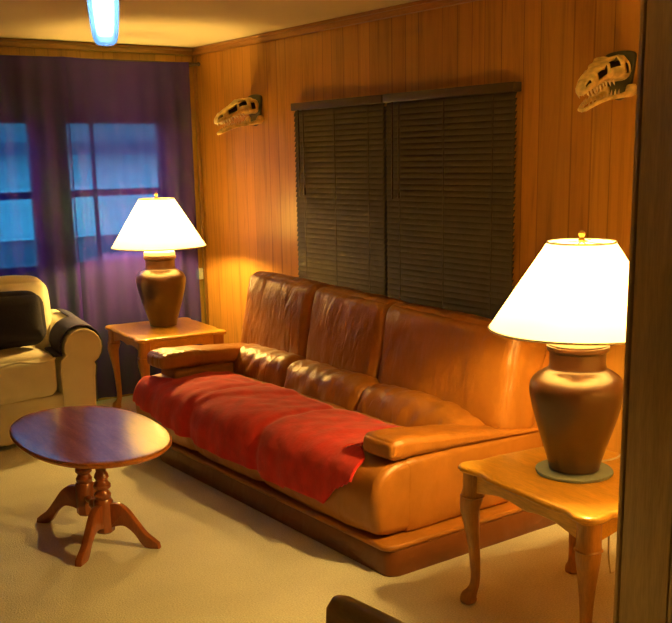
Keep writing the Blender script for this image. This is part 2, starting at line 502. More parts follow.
# ------------------------------------------------------------------ curtains and rod
def curtain(x0, x1, label, ph, amp):
    y0 = YB - .118
    bm = B(); nx = int((x1 - x0) / .008); nz = 26
    rows = []
    zt_, zb_ = 2.246, .04
    for j in range(nz + 1):
        v = j / nz; z = zt_ + (zb_ - zt_) * v
        row = []
        for i in range(nx + 1):
            s = i / nx
            x = x0 + (x1 - x0) * s
            k = .35 + .65 * min(1, v * 3)
            y = y0 + amp * k * (math.sin(s * (x1 - x0) * 46 + ph + .5 * math.sin(s * 7 + v)) + .5 * math.sin(s * (x1 - x0) * 25 + 2 * ph + v * .6))
            x += .012 * math.sin(v * 2.0 + s * 9 + ph) * v
            zz = z - (.012 * math.sin(PI * s) * (1 - v))
            row.append(bm.verts.new((x, y, zz)))
        rows.append(row)
    for a, b in zip(rows, rows[1:]):
        for i in range(nx): bm.faces.new((a[i], a[i + 1], b[i + 1], b[i]))
    loc = ((x0 + x1) / 2, y0, .04)
    o = obj('curtain', bm, M['curtain'], None, True, loc, 180); o.location = loc
    tag(o, label, 'curtain', 'sheer curtains on the rod')
    # top hem, a doubled band of cloth around the rod
    return o
c1 = curtain(.55, 2.44, 'wide sheer dark purple curtain behind the cream sofa', .3, .016)
c2 = curtain(2.425, 3.305, 'sheer dark purple curtain behind the lamp in the corner', 1.9, .013)
rod = thing('curtain_rod', 'thin dark curtain rod above the purple sheer curtains', 'curtain rod', (1.95, YB - .095, 2.235))
bm = B(); tube(bm, [(.5, YB - .095, 2.232), (3.39, YB - .095, 2.238)], .009, 10); obj('pole', bm, M['rod'], rod, True, rod.location)
for x in (.52, 2.43, 3.37):
    bm = B(); bbox(bm, x - .008, x + .008, YB - .1, YB, 2.226, 2.246, .003); obj('bracket', bm, M['rod'], rod, True, rod.location)
bm = B(); bmesh.ops.create_uvsphere(bm, u_segments=16, v_segments=10, radius=.014, matrix=Matrix.Translation((3.392, YB - .095, 2.238)))
obj('finial', bm, M['rod'], rod, True, rod.location)

# ------------------------------------------------------------------ mini blinds on the right wall
def blind(y0, y1, label, slack):
    x = W - .03
    r = thing('window_blind', label, 'blind', (W - .02, (y0 + y1) / 2, .755), 0, 'dark blinds on the panelled wall')
    off = r.location
    bm = B(); bbox(bm, W - .055, W - .001, y0, y1, 1.875, 1.918, .004); obj('headrail', bm, M['blind_rail'], r, True, off)
    bm = B()
    pitch = .0295; z = 1.86; k = 0
    while z > .785:
        a = math.radians(66 + slack * math.sin(k * .7) * 3)
        hw = .0195
        P = []
        for q in (-1, -.33, .33, 1):
            bow = .0025 * (1 - q * q)
            P.append((x + q * hw * math.cos(a) * -1 - bow, z + q * hw * math.sin(a) * -1))
        top = [[bm.verts.new((px, yy, pz)) for px, pz in P] for yy in (y0 + .006, y1 - .006)]
        bot = [[bm.verts.new((px + .0012, yy, pz - .0004)) for px, pz in P] for yy in (y0 + .006, y1 - .006)]
        for t_ in (top, bot):
            for i in range(3): bm.faces.new((t_[0][i], t_[0][i + 1], t_[1][i + 1], t_[1][i]))
        for i in (0, 3): bm.faces.new((top[0][i], top[1][i], bot[1][i], bot[0][i]))
        for e in (0, 1):
            for i in range(3): bm.faces.new((top[e][i], top[e][i + 1], bot[e][i + 1], bot[e][i]))
        z -= pitch; k += 1
    obj('slats', bm, M['blind'], r, True, off)
    bm = B(); bbox(bm, W - .045, W - .012, y0 + .004, y1 - .004, .757, .778, .004); obj('bottom_rail', bm, M['blind_rail'], r, True, off)
    L = y1 - y0
    for f in (.14, .5, .86):
        bm = B(); yy = y0 + L * f
        tube(bm, [(W - .05, yy, 1.88), (W - .05, yy, .77)], .0014, 6); obj('ladder_cord', bm, M['blind_rail'], r, True, off)
    bm = B(); tube(bm, [(W - .06, y1 - .085, 1.875), (W - .062, y1 - .085, 1.38)], .0045, 8); obj('tilt_wand', bm, M['blind_rail'], r, True, off)
    bm = B(); tube(bm, [(W - .06, y1 - .135, 1.875), (W - .062, y1 - .137, 1.42)], .0022, 6)
    lathe(bm, [(.003, 1.385), (.007, 1.39), (.005, 1.42), (.002, 1.425)], 10, Matrix.Translation((W - .062, y1 - .137, 0)))
    obj('pull_cord', bm, M['blind_rail'], r, True, off)
    # casing of the window behind
    return r
blind(4.20, 5.06, 'dark closed slat blind nearer the corner, wand hanging at its edge', 1.0)
blind(3.25, 4.19, 'dark closed slat blind behind the shade of the bigger-looking lamp', .5)
# dark window behind the blinds, with a thin wooden casing
bm = B(); box(bm, W - .004, W - .001, 3.29, 5.03, .78, 1.86); struct('window_3', bm, M['black'])
# small white wall plate in the corner
r = thing('wall_plate', 'small white plastic wall plate in the corner behind the lamp', 'wall plate', (3.37, YB - .003, .80))
bm = B(); bbox(bm, 3.343, 3.393, YB - .022, YB - .001, .765, .845, .004); obj('plate', bm, M['white_plastic'], r, True, r.location)
bm = B(); bbox(bm, 3.36, 3.376, YB - .027, YB - .021, .79, .82, .002); obj('socket', bm, M['white_plastic'], r, True, r.location)

# ------------------------------------------------------------------ leather sofa
SX, SY = 2.78, 3.93
sofa = thing('leather_sofa', 'tan leather three-seat sofa under the dark blinds with red throw on its seat', 'sofa', (SX, SY, 0))
SO = (SX, SY, 0)

def rrect(x0, x1, y0, y1, rs, n=8):
    """rounded rectangle outline; rs radii at (x0,y0),(x1,y0),(x1,y1),(x0,y1)"""
    out = []
    for (cx, cy, sx_, sy_, a0), r in zip(((x0, y0, 1, 1, PI), (x1, y0, -1, 1, 1.5 * PI), (x1, y1, -1, -1, 0), (x0, y1, 1, -1, .5 * PI)), rs):
        for k in range(n + 1):
            t = a0 + PI / 2 * k / n
            out.append((cx + sx_ * r + r * math.cos(t), cy + sy_ * r + r * math.sin(t)))
    return out

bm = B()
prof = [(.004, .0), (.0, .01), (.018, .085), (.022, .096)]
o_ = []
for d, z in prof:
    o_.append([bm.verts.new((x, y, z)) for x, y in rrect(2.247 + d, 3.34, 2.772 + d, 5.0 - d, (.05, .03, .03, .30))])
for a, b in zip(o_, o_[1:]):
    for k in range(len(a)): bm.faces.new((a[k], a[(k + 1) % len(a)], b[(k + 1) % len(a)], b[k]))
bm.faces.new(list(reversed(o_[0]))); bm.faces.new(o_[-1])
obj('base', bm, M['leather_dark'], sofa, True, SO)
bm = B()
extrude(bm, rrect(2.250, 3.34, 2.792, 5.0, (.05, .03, .03, .30)), .026, .012, 3, Matrix.Translation((0, 0, .0945)))
obj('base_ledge', bm, M['leather'], sofa, True, SO)

SEATP = [(2.95, .385), (2.78, .41), (2.60, .425), (2.45, .43), (2.345, .42), (2.275, .385), (2.243, .32), (2.238, .25), (2.243, .18), (2.268, .135), (2.33, .122)]
SEATP = [tuple(p) for p in SEATP]
seatc = smooth_prof(SEATP, 5)
Y0S, Y1S = 2.862, 5.05
def seat_pt(s, y, off=0.0):
    """point of the seat surface at profile parameter s (0..1), length y"""
    f = s * (len(seatc) - 1); i = min(int(f), len(seatc) - 2); t = f - i
    x = seatc[i][0] * (1 - t) + seatc[i + 1][0] * t; z = seatc[i][1] * (1 - t) + seatc[i + 1][1] * t
    dx = seatc[i + 1][0] - seatc[i][0]; dz = seatc[i + 1][1] - seatc[i][1]
    L = math.hypot(dx, dz) or 1
    n = (dz / L, -dx / L)
    if n[0] * (x - 2.6) + n[1] * (z - .28) < 0: n = (-n[0], -n[1])
    e = min(y - Y0S, Y1S - y)
    r = .04
    k = 0.0
    if e < r: k = r - math.sqrt(max(0, r * r - (r - max(e, 0)) ** 2))
    lump = .010 * noise.noise(Vector((x * 3.1, y * 2.6, z * 3))) + .006 * noise.noise(Vector((x * 9, y * 7, 2)))
    # three seat cushions: soft dips at the joints
    for jy in (3.73, 4.37): lump -= .012 * math.exp(-((y - jy) / .03) ** 2)
    q = off - k + lump
    x2 = x + n[0] * q; z2 = z + n[1] * q
    return Vector((x2, y, z2))
bm = B()
us = [Y0S + .04 * (1 - math.cos(PI / 2 * k / 7)) for k in range(7)] + [Y0S + .04 + (Y1S - Y0S - .08) * k / 80 for k in range(81)] + [Y1S - .04 * (1 - math.cos(PI / 2 * k / 7)) for k in reversed(range(7))]
rows = []
for y in us:
    k = max(0, .04 - math.sqrt(max(0, .0016 - (.04 - min(.04, y - Y0S, Y1S - y)) ** 2)))
    rows.append([bm.verts.new(seat_pt(i / 50, y)) for i in range(51)] + [bm.verts.new((2.95, y, .122 + k))])
for a, b in zip(rows, rows[1:]):
    for i in range(52): bm.faces.new((a[i], a[(i + 1) % 52], b[(i + 1) % 52], b[i]))
bm.faces.new(rows[0]); bm.faces.new(list(reversed(rows[-1])))
obj('seat', bm, M['leather'], sofa, True, SO, 60)

# back frame
bm = B(); bm = cushion(.26, 2.14, .66, .06, (0, 0, .01), 10); moved(bm, (3.235, 3.94, .44)); obj('back_frame', bm, M['leather'], sofa, True, SO, 180)

# three tall back cushions, leaning
def vert_wrinkles(seed, top=1.0):
    def f(P, u):
        hi = max(0, u[2] * .5 + .55)
        return .007 * hi * noise.noise(Vector((seed + P.y * 22 + P.z * 5, P.z * 4.2, 3))) + .004 * noise.noise(Vector((P.y * 9 + seed, P.z * 9, P.x * 9)))
    return f
segs = [(4.36, 5.05), (3.735, 4.375), (2.865, 3.745)]
tops = [.945, .915, .875]
for i, ((a, b), zt_) in enumerate(zip(segs, tops)):
    zt_ = .902 + ((a + b) / 2 - 3.95) * .038; h = zt_ - .405
    bm = cushion(.22, b - a + .012, h, .055, (.03, .0, .008), 22, .004, 6, i * 3.1, vert_wrinkles(i * 5.3), .5)
    for v in bm.verts: v.co.z += v.co.y * .038 * (v.co.z / h + .5)
    moved(bm, (3.085, (a + b) / 2, .405 + h / 2), math.radians(11))
    obj('back_cushion', bm, M['leather_c'], sofa, True, SO, 180)
# lumbar rolls
segs2 = [(4.335, 4.87), (3.69, 4.338), (2.90, 3.693)]
for i, (a, b) in enumerate(segs2):
    def wr(P, u, s=i * 7.7):
        return .008 * noise.noise(Vector((P.y * 17 + P.z * 14 + s, P.z * 5, P.x * 4))) + .004 * noise.noise(P * 14 + Vector((s, 0, 0)))
    bm = B(); rows = []; L_ = b - a + .006
    e_ = [0, .004, .010, .018, .028, .042, .06]
    ys = [-L_ / 2 + v for v in e_] + [-L_ / 2 + .06 + (L_ - .12) * k / 40 for k in range(1, 40)] + [L_ / 2 - v for v in reversed(e_)]
    for y in ys:
        d = min(y + L_ / 2, L_ / 2 - y)
        f = 1 - .24 * max(0, 1 - d / .05) ** 2.2
        bow = 1 + .06 * math.cos(PI * y / L_)
        row = []
        for k in range(36):
            t_ = 2 * PI * k / 36; c_, s_ = math.cos(t_), math.sin(t_)
            P = Vector((math.copysign(abs(c_) ** .8, c_) * .118 * f * bow, y, math.copysign(abs(s_) ** .8, s_) * .118 * f * bow))
            if i == 2: P.z -= .085 * max(0, min(1, (-.02 - y) / .4)) ** 1.6     # flattens towards the arm
            P += Vector((c_, 0, s_)) * wr(P, None) * 1.2
            row.append(bm.verts.new(P))
        rows.append(row)
    for p_, q_ in zip(rows, rows[1:]):
        for k in range(36): bm.faces.new((p_[k], p_[(k + 1) % 36], q_[(k + 1) % 36], q_[k]))
    bm.faces.new(rows[0]); bm.faces.new(list(reversed(rows[-1])))
    moved(bm, (2.895, (a + b) / 2, .435 - i * .012), math.radians(14))
    obj('lumbar_cushion', bm, M['leather_c'], sofa, True, SO, 180)
# arms
def arm(y0, y1, sgn, zt_, tap):
    hb = zt_ - .10 - .118
    bm = cushion(.80, y1 - y0 - .02, hb, .03, (.0, .004, 0), 12, .003, 5)
    moved(bm, (2.80, (y0 + y1) / 2, .118 + hb / 2)); obj('arm', bm, M['leather'], sofa, True, SO, 180)
    def wr(P, u): return .0035 * noise.noise(Vector((P.x * 22 + sgn, P.y * 6, 1)))
    w_ = y1 - y0 + .01
    bm = cushion(.86, w_, .09, .03, (.006, .0, .012), 18, .003, 6, 2.2, wr, .5)
    for v in bm.verts:                       # thick at the front, thinning and sinking towards the back
        t_ = (v.co.x + .43) / .86
        lo = zt_ - .085 - .03 * t_; hi = zt_ - tap * t_
        v.co.z = lo + (v.co.z + .045) / .09 * (hi - lo) - .012 * max(0, 1 - t_ / .14) ** 2
    moved(bm, (2.755, (y0 + y1) / 2 - .005 * sgn, 0)); obj('arm_pad', bm, M['leather_c'], sofa, True, SO, 180)
arm(2.85, 3.04, -1, .53, .105)
arm(4.82, 5.03, 1, .575, .06)

# ------------------------------------------------------------------ red throw on the seat
def hem_s(y):
    pts = [(2.98, .34), (3.08, .29), (3.18, .195), (3.6, .19), (4.25, .20), (4.9, .26), (5.08, .30)]
    for (a, za), (b, zb_) in zip(pts, pts[1:]):
        if y <= b:
            z = za + (zb_ - za) * max(0, (y - a) / (b - a)); break
    else: z = pts[-1][1]
    z += .008 * noise.noise(Vector((y * 6, 1, 1)))
    n = len(seatc)
    for i in range(n - 1, 0, -1):
        if seatc[i][0] < 2.5 and seatc[i][1] >= z: return i / (n - 1)
    return .7
bm = B(); rows = []
NY, NS = 150, 70
for j in range(NY + 1):
    v = j / NY
    row = []
    for i in range(NS + 1):
        u = i / NS
        y = 3.1 + 1.7 * v
        for _ in range(2):
            s = .15 + (hem_s(y) - .15) * u
            P0 = seat_pt(s, y)
            g = max(0, min(1, (2.39 - P0.x) / .09)); g = g * g * (3 - 2 * g)   # only in front of the arms does it spread wider
            ya = 3.115 - .115 * g; yb = 4.77 + .24 * g
            y = ya + (yb - ya) * v
        P0 = seat_pt(s, y)
        yf = 4.40 - .50 * max(0, min(1, (P0.x - 2.24) / .66)) ** .8   # overlap fold across the seat
        d = y - yf
        o_ = .012 + .013 / (1 + math.exp(-d / .012)) * math.exp(-max(0, d) / .5)
        o_ += .007 * max(0, noise.noise(Vector((y * 5 + P0.x * 7, P0.x * 3, P0.z * 9)))) + .004 * noise.noise(Vector((y * 14, P0.x * 12, P0.z * 10)))
        if u > .6: o_ += .006 * (u - .6) * (1 + math.sin(y * 30 + noise.noise(Vector((y * 3, 0, 0))) * 4))
        row.append(bm.verts.new(seat_pt(s, y, o_)))
    rows.append(row)
for a, b in zip(rows, rows[1:]):
    for i in range(NS): bm.faces.new((a[i], a[i + 1], b[i + 1], b[i]))
th = obj('throw_blanket', bm, M['throw'], None, True, (2.55, 4.0, .43), 180); th.location = (2.55, 4.0, .43)
sm = th.modifiers.new('thickness', 'SOLIDIFY'); sm.thickness = .008; sm.offset = 0
tag(th, 'red fleece throw spread over the seat of the tan leather sofa', 'throw')

# ------------------------------------------------------------------ end tables
def end_table(label, loc, rz, zt_=.53):
    r = thing('end_table', label, 'end table', loc, rz, 'matching honey wood end tables')
    ax, ay = .295, .345
    # shaped top: rounded ears at the corners, gently serpentine sides
    def outline(d):
        pts = []
        for k in range(4):
            sx_, sy_ = ((-1, -1), (1, -1), (1, 1), (-1, 1))[k]
            cr = .05
            c = Vector((sx_ * (ax - cr), sy_ * (ay - cr)))
            a0 = (PI, 1.5 * PI, 0, .5 * PI)[k]
            for q in range(9):
                t = a0 + PI / 2 * q / 8
                pts.append((c.x + (cr + d) * math.cos(t), c.y + (cr + d) * math.sin(t)))
            # side towards the next corner
            nx_, ny_ = ((1, -1), (1, 1), (-1, 1), (-1, -1))[k]
            A = Vector(pts[-1])
            c2 = Vector((nx_ * (ax - cr), ny_ * (ay - cr)))
            t = a0 + PI / 2
            Bp = c2 + Vector((math.cos(t), math.sin(t))) * (cr + d)
            nrm = Vector((math.cos(t), math.sin(t)))
            for q in range(1, 24):
                f = q / 24
                e = min(f, 1 - f)
                w_ = -.016 * math.exp(-((e - .13) / .06) ** 2) - .004 * (e > .2)
                pts.append(tuple(A.lerp(Bp, f) + nrm * w_))
        return pts
    bm = B(); rings = []
    for d, z in ((-.03, zt_ - .026), (-.006, zt_ - .024), (.0, zt_ - .017), (-.001, zt_ - .010), (-.006, zt_ - .004), (-.014, zt_ - .001), (-.03, zt_)):
        rings.append([bm.verts.new((x, y, z)) for x, y in outline(d)])
    for a, b in zip(rings, rings[1:]):
        for k in range(len(a)): bm.faces.new((a[k], a[(k + 1) % len(a)], b[(k + 1) % len(a)], b[k]))
    bm.faces.new(list(reversed(rings[0]))); bm.faces.new(rings[-1])
    obj('tabletop', bm, M['honey_top'], r)
    # apron with a scalloped lower edge
    bm = B(); ix, iy = ax - .05, ay - .05
    def apron(L, place):
        pts = [(-L, zt_ - .025), (-L, zt_ - .115)]
        for q in range(25):
            f = q / 24; x = -L + .04 + (2 * L - .08) * f
            e = min(f, 1 - f)
            pts.append((x, zt_ - .098 + .024 * min(1, e / .22) - .010 * math.exp(-((f - .5) / .09) ** 2)))
        pts += [(L, zt_ - .115), (L, zt_ - .025)]
        extrude(bm, pts, .018, .003, 1, place)
    for s in (-1, 1):
        apron(ix, Matrix(((1, 0, 0, 0), (0, 0, 1, s * iy - .009), (0, 1, 0, 0), (0, 0, 0, 1))))
        apron(iy, Matrix(((0, 0, 1, s * ix - .009), (1, 0, 0, 0), (0, 1, 0, 0), (0, 0, 0, 1))))
    obj('apron', bm, M['honey_top'], r)
    for sx_ in (-1, 1):
        for sy_ in (-1, 1):
            bm = B()
            c0 = Vector((sx_ * (ax - .055), sy_ * (ay - .055), 0))
            d = Vector((sx_, sy_, 0)).normalized()
            key = [(zt_ - .026, .0, .036), (zt_ - .09, .002, .036), (zt_ - .125, .008, .037), (zt_ - .16, .014, .034), (zt_ - .22, .008, .027), (zt_ - .30, -.001, .0205),
                   (.13, -.008, .0165), (.075, -.006, .016), (.045, .004, .0195), (.025, .014, .027), (.01, .016, .028), (.0, .015, .024)]
            key = smooth_prof(key, 4)
            tube(bm, [c0 + d * k[1] + Vector((0, 0, k[0])) for k in key], [k[2] for k in key], 16, .45)
            # carved lip under the knee block
            tube(bm, [c0 + d * .006 + Vector((0, 0, z)) for z in (zt_ - .112, zt_ - .118, zt_ - .124)], [.036, .042, .037], 16, .4)
            obj('leg', bm, M['honey_side'], r)
    return r
T1 = end_table('honey wood end table beside the partition, holding the lamp on a grey mat', (2.56, 2.115, 0), math.radians(-7))
T2 = end_table('honey wood end table between the purple curtain and the leather sofa', (2.77, 5.69, 0), math.radians(-6), .56)

# ------------------------------------------------------------------ lamps
def lamp(label, loc, cord):
    r = thing('table_lamp', label, 'lamp', loc, 0, 'brown urn table lamps')
    p = [(.0, .0), (.07, .0), (.084, .004), (.087, .018), (.09, .03), (.108, .09), (.132, .165), (.150, .235), (.157, .275), (.155, .30), (.143, .322), (.122, .338), (.100, .350), (.095, .356), (.093, .372), (.093, .40), (.094, .41)]
    bm = B(); q = p[:5] + smooth_prof(p[5:14], 4) + p[14:]
    lathe(bm, q[1:], 56); obj('urn', bm, M['vase'], r)
    bm = B(); lathe(bm, [(.094, .41), (.101, .413), (.104, .42), (.103, .43), (.097, .434)], 56); obj('rim', bm, M['vase'], r)
    bm = B(); lathe(bm, [(.09, .434), (.099, .436), (.099, .452), (.094, .458), (.03, .462)], 48); obj('cap', bm, M['ring'], r)
    bm = B(); lathe(bm, [(.014, .46), (.014, .50), (.019, .505), (.019, .55), (.013, .555)], 20); obj('socket', bm, M['brass'], r)
    bm = B(); bmesh.ops.create_uvsphere(bm, u_segments=20, v_segments=12, radius=.034, matrix=Matrix.Translation((0, 0, .605)) @ Matrix.Diagonal((1, 1, 1.25, 1)))
    obj('bulb', bm, M['bulb'], r)
    bm = B()
    for s in (-1, 1):
        tube(bm, smooth_prof([(s * .02, 0, .50), (s * .055, 0, .54), (s * .06, 0, .65), (s * .03, 0, .75), (0, 0, .775)], 5), .0025, 6)
    obj('harp', bm, M['brass'], r)
    # coolie shade: thin cone, open at both ends, with rim bands and a spider
    bm = B(); n = 64
    a, b = (.296, .488), (.11, .772)
    rg = []
    for (rr, z) in (a, (a[0] * .75 + b[0] * .25, a[1] * .75 + b[1] * .25), ((a[0] + b[0]) / 2, (a[1] + b[1]) / 2), (a[0] * .25 + b[0] * .75, a[1] * .25 + b[1] * .75), b):
        rg.append([bm.verts.new((rr * math.cos(2 * PI * k / n), rr * math.sin(2 * PI * k / n), z)) for k in range(n)])
    for u_, v_ in zip(rg, rg[1:]):
        for k in range(n): bm.faces.new((u_[k], u_[(k + 1) % n], v_[(k + 1) % n], v_[k]))
    sh = obj('lamp_shade', bm, M['shade'], r)
    bm = B()
    for rr, z in (a, b):
        ring = [(rr * math.cos(2 * PI * k / n), rr * math.sin(2 * PI * k / n), z) for k in range(n + 1)]
        tube(bm, ring, .004, 6, cap=False)
    obj('shade_rim', bm, M['ring'], sh)
    bm = B()
    for k in range(3):
        t = 2 * PI * k / 3 + .4
        tube(bm, [(0, 0, .775), (.108 * math.cos(t), .108 * math.sin(t), .772)], .002, 6)
    obj('spider', bm, M['brass'], sh)
    bm = B(); lathe(bm, [(.004, .775), (.013, .778), (.006, .787), (.011, .795), (.011, .803), (.004, .809)], 16); obj('finial', bm, M['brass'], r)
    if cord:
        bm = B(); tube(bm, smooth_prof([Vector(c) - Vector(loc) for c in cord], 6), .0035, 6); obj('cord', bm, M['cord'], r)
    return r
mz = .53
LR = (2.555, 2.15, mz + .013)
bm = B()
ring0 = []
mp_ = []
for k in range(60):
    t = 2 * PI * k / 60; rr = .13 + .004 * noise.noise(Vector((math.cos(t) * 3, math.sin(t) * 3, 0)))
    mp_.append((rr * math.cos(t), rr * math.sin(t)))
extrude(bm, mp_, .0125, .004, 2)
o = obj('lamp_mat', bm, M['mat']); o.location = (LR[0], LR[1], mz + .0002)
tag(o, 'round grey blue mat beneath the lamp beside the partition', 'mat')
lamp('big urn lamp on grey mat with shade cut off by the dark partition', LR,
     [(2.66, 2.13, .55), (2.76, 2.13, .545), (2.87, 2.18, .54), (2.89, 2.235, .38), (2.88, 2.245, .2), (2.895, 2.247, .06), (2.98, 2.28, .006), (3.35, 2.35, .006)])
lamp('urn lamp with glowing shade in front of the purple curtain', (2.80, 5.76, .5605), None).scale = (1, 1, 1.045)

# ------------------------------------------------------------------ oval coffee table
ct = thing('coffee_table', 'oval cherry wood coffee table on two turned columns with splayed feet', 'coffee table', (1.54, 3.95, 0), math.radians(-5))
def oval(a, b, n=72, e=2.25):
    out = []
    for k in range(n):
        t = 2 * PI * k / n; c, s = math.cos(t), math.sin(t)
        out.append((b * math.copysign(abs(c) ** (2 / e), c), a * math.copysign(abs(s) ** (2 / e), s)))
    return out
zt_ = .47
bm = B(); rings = []
for d, z in ((-.05, zt_ - .024), (-.014, zt_ - .024), (-.008, zt_ - .02), (-.004, zt_ - .016), (0, zt_ - .010), (-.001, zt_ - .005), (-.006, zt_ - .001), (-.012, zt_), (-.06, zt_)):
    rings.append([bm.verts.new((x, y, z)) for x, y in oval(.51 + d, .306 + d)])
for a, b in zip(rings, rings[1:]):
    for k in range(len(a)): bm.faces.new((a[k], a[(k + 1) % len(a)], b[(k + 1) % len(a)], b[k]))
bm.faces.new(list(reversed(rings[0]))); bm.faces.new(rings[-1])
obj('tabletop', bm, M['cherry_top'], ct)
for s in (-1, 1):
    cy = s * .13
    bm = B()
    pr = [(.03, .205), (.034, .21), (.036, .222), (.028, .232), (.026, .238), (.037, .248), (.037, .258), (.026, .268), (.024, .275), (.031, .285), (.028, .296), (.021, .306), (.026, .33), (.034, .352), (.04, .37), (.036, .384), (.028, .39), (.036, .40), (.036, .4062)]
    pr = [(r_, .205 + (z_ - .205) * 1.197) for r_, z_ in pr]
    lathe(bm, pr, 28, Matrix.Translation((0, cy, 0)))
    # octagonal foot block
    lathe(bm, [(.034, .055), (.042, .062), (.042, .195), (.036, .206)], 8, Matrix.Translation((0, cy, 0)) @ Matrix.Rotation(PI / 8, 4, 'Z'))
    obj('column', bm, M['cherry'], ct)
    for f in (-1, 1):
        # splayed foot: a sawn curved plank, tall at the block and flat at the toe
        top = smooth_prof([(.03, .185), (.07, .188), (.11, .165), (.15, .115), (.19, .065), (.225, .038), (.245, .022)], 4)
        bot = smooth_prof([(.25, .0), (.20, .0), (.175, .012), (.14, .06), (.10, .09), (.06, .088), (.03, .075)], 4)
        bm = B()
        ang = math.atan2(s * .72, f * .72)
        Mx = Matrix.Translation((0, cy, 0)) @ Matrix.Rotation(ang, 4, 'Z') @ Matrix(((1, 0, 0, 0), (0, 0, -1, .016), (0, 1, 0, 0), (0, 0, 0, 1)))
        extrude(bm, top + bot, .032, .005, 2, Mx)
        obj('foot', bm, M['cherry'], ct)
bm = B()
pr = [(.012, -.1), (.016, -.08), (.012, -.06), (.013, -.04), (.02, -.02), (.024, 0), (.02, .02), (.013, .04), (.012, .06), (.016, .08), (.012, .1)]
lathe(bm, smooth_prof(pr, 3), 20, Matrix.Translation((0, 0, .14)) @ Matrix.Rotation(PI / 2, 4, 'X'))
obj('stretcher', bm, M['cherry'], ct)

# ------------------------------------------------------------------ cream slipcovered sofa
LX0, LX1, LY0, LY1 = .72, 2.20, 5.47, 6.10
cs = thing('slipcovered_sofa', 'cream slipcovered sofa with rolled arms in front of the window', 'sofa', ((LX0 + LX1) / 2, 5.78, 0))
CO = cs.location
bm = cushion(LX1 - LX0 - .36, .60, .25, .02, (0, .004, 0), 16, .004, 4); moved(bm, (1.46, 5.78, .158)); obj('base', bm, M['cream'], cs, True, CO, 180)
def arm_outline(d=0.0):
    """arm section in (x, z) for the arm nearest the leather sofa"""
    pts = [(1.998 - d, .012), (1.998 - d, .30), (1.994 - d, .42), (2.004 - d, .48)]
    for k in range(15):
        t = math.radians(200 - k * 18.5)
        pts.append((2.138 + (.112 + d) * math.cos(t), .542 + (.108 + d) * math.sin(t)))
    pts += [(2.205 + d, .43), (2.195 + d, .36), (2.19 + d, .20), (2.19 + d, .012)]
    return pts
def shear(bm, mir):
    for v in bm.verts:                       # the arms flare and rise a little towards the back
        v.co.x += mir * (v.co.y - LY0) * .08 * min(1, v.co.z / .4); v.co.z += (v.co.y - LY0) * .08 * max(0, min(1, (v.co.z - .2) / .3))
for mir in (1, -1):
    bm = B()
    pts = arm_outline()
    if mir < 0: pts = [(2 * 1.46 - x, z) for x, z in reversed(pts)]
    extrude(bm, pts, .62, .014, 3, Matrix(((1, 0, 0, 0), (0, 0, 1, LY0), (0, 1, 0, 0), (0, 0, 0, 1))))
    shear(bm, mir)
    ar = obj('arm', bm, M['cream'], cs, True, CO)
    bm = B()
    pipe = arm_outline(-.002)
    if mir < 0: pipe = [(2 * 1.46 - x, z) for x, z in reversed(pipe)]
    tube(bm, [(x, LY0 + .004, z) for x, z in pipe], .006, 6); shear(bm, mir); obj('piping', bm, M['cream'], ar, True, CO)
for i, xc in enumerate((1.19, 1.716)):
    def wr(P, u, s=i * 4.0): return .006 * noise.noise(Vector((P.x * 5 + s, P.y * 6, P.z * 9)))
    bm = cushion(.505, .54, .24, .05, (0, .02, .03), 16, .006, 4, i, wr, .8); moved(bm, (xc, 5.72, .405)); st = obj('seat_cushion', bm, M['cream'], cs, True, CO, 180)
    bm = B()
    pts = [(-.24 + .48 * k / 20, 5.442 - .018 * math.cos((k / 20 - .5) * PI) + .004 * math.sin(k * 1.3 + i), .505 + .010 * math.sin(k * .55 + i * 2)) for k in range(21)]
    tube(bm, [(xc + a, b, c) for a, b, c in pts], .007, 8); obj('piping', bm, M['cream'], st, True, CO)
bm = cushion(1.30, .16, .62, .05, (0, .01, .01), 14, .005, 4); moved(bm, (1.46, 6.02, .45)); obj('backrest', bm, M['cream'], cs, True, CO, 180)
for i, xc in enumerate((1.17, 1.74)):
    bm = cushion(.62, .17, .46, .07, (.01, .03, .03), 16, .010, 5, i + 5.0, None, .8); moved(bm, (xc + .05, 5.91, .685), 0, math.radians(-8)); obj('back_cushion', bm, M['cream'], cs, True, CO, 180)
# cushion and arm cloth
bm = cushion(.62, .15, .30, .07, (.012, .03, .015), 16, .006, 6, 9.0, None, .7)
moved(bm, (0, 0, 0), 0, math.radians(-13))
o = obj('throw_pillow', bm, M['navy'], None, True, None, 180); o.location = (1.665, 5.655, .722)
tag(o, 'dark navy cushion propped on the cream sofa against its back', 'cushion')
bm = B()
ol = smooth_prof(arm_outline(.016)[1:-1], 2)
rows = []
for j in range(27):
    y = LY0 + .03 + j * .0185
    lo = 2
    row = []
    for k, (x, z) in enumerate(ol):
        f = .004 * noise.noise(Vector((x * 8, y * 9, z * 8)))
        if k < len(ol) / 2 and z < .50: z = .50 + (z - .50) * .02
        if y > 5.74 and k < len(ol) / 2 and x < 2.125: x = 2.125; z = .668 + .002 * k / len(ol)
        row.append(bm.verts.new((x + f, y + .006 * noise.noise(Vector((k * .3, 2, 0))) * (j in (0, 26)), z + f)))
    rows.append(row)
for j, (a, b) in enumerate(zip(rows, rows[1:])):
    for i in range(len(a) - 1):
        if LY0 + .03 + (j + 1) * .0185 > 5.74 and i < len(ol) / 2 and a[i].co.x < 2.128 and b[i].co.x < 2.128: continue
        bm.faces.new((a[i], a[i + 1], b[i + 1], b[i]))
bmesh.ops.delete(bm, geom=[v for v in bm.verts if not v.link_faces], context='VERTS')
shear(bm, 1)
o = obj('arm_cover', bm, M['navy2'], None, True, (2.13, 5.78, .5), 180); o.location = (2.13, 5.78, .5)
sm = o.modifiers.new('thickness', 'SOLIDIFY'); sm.thickness = .006; sm.offset = 1
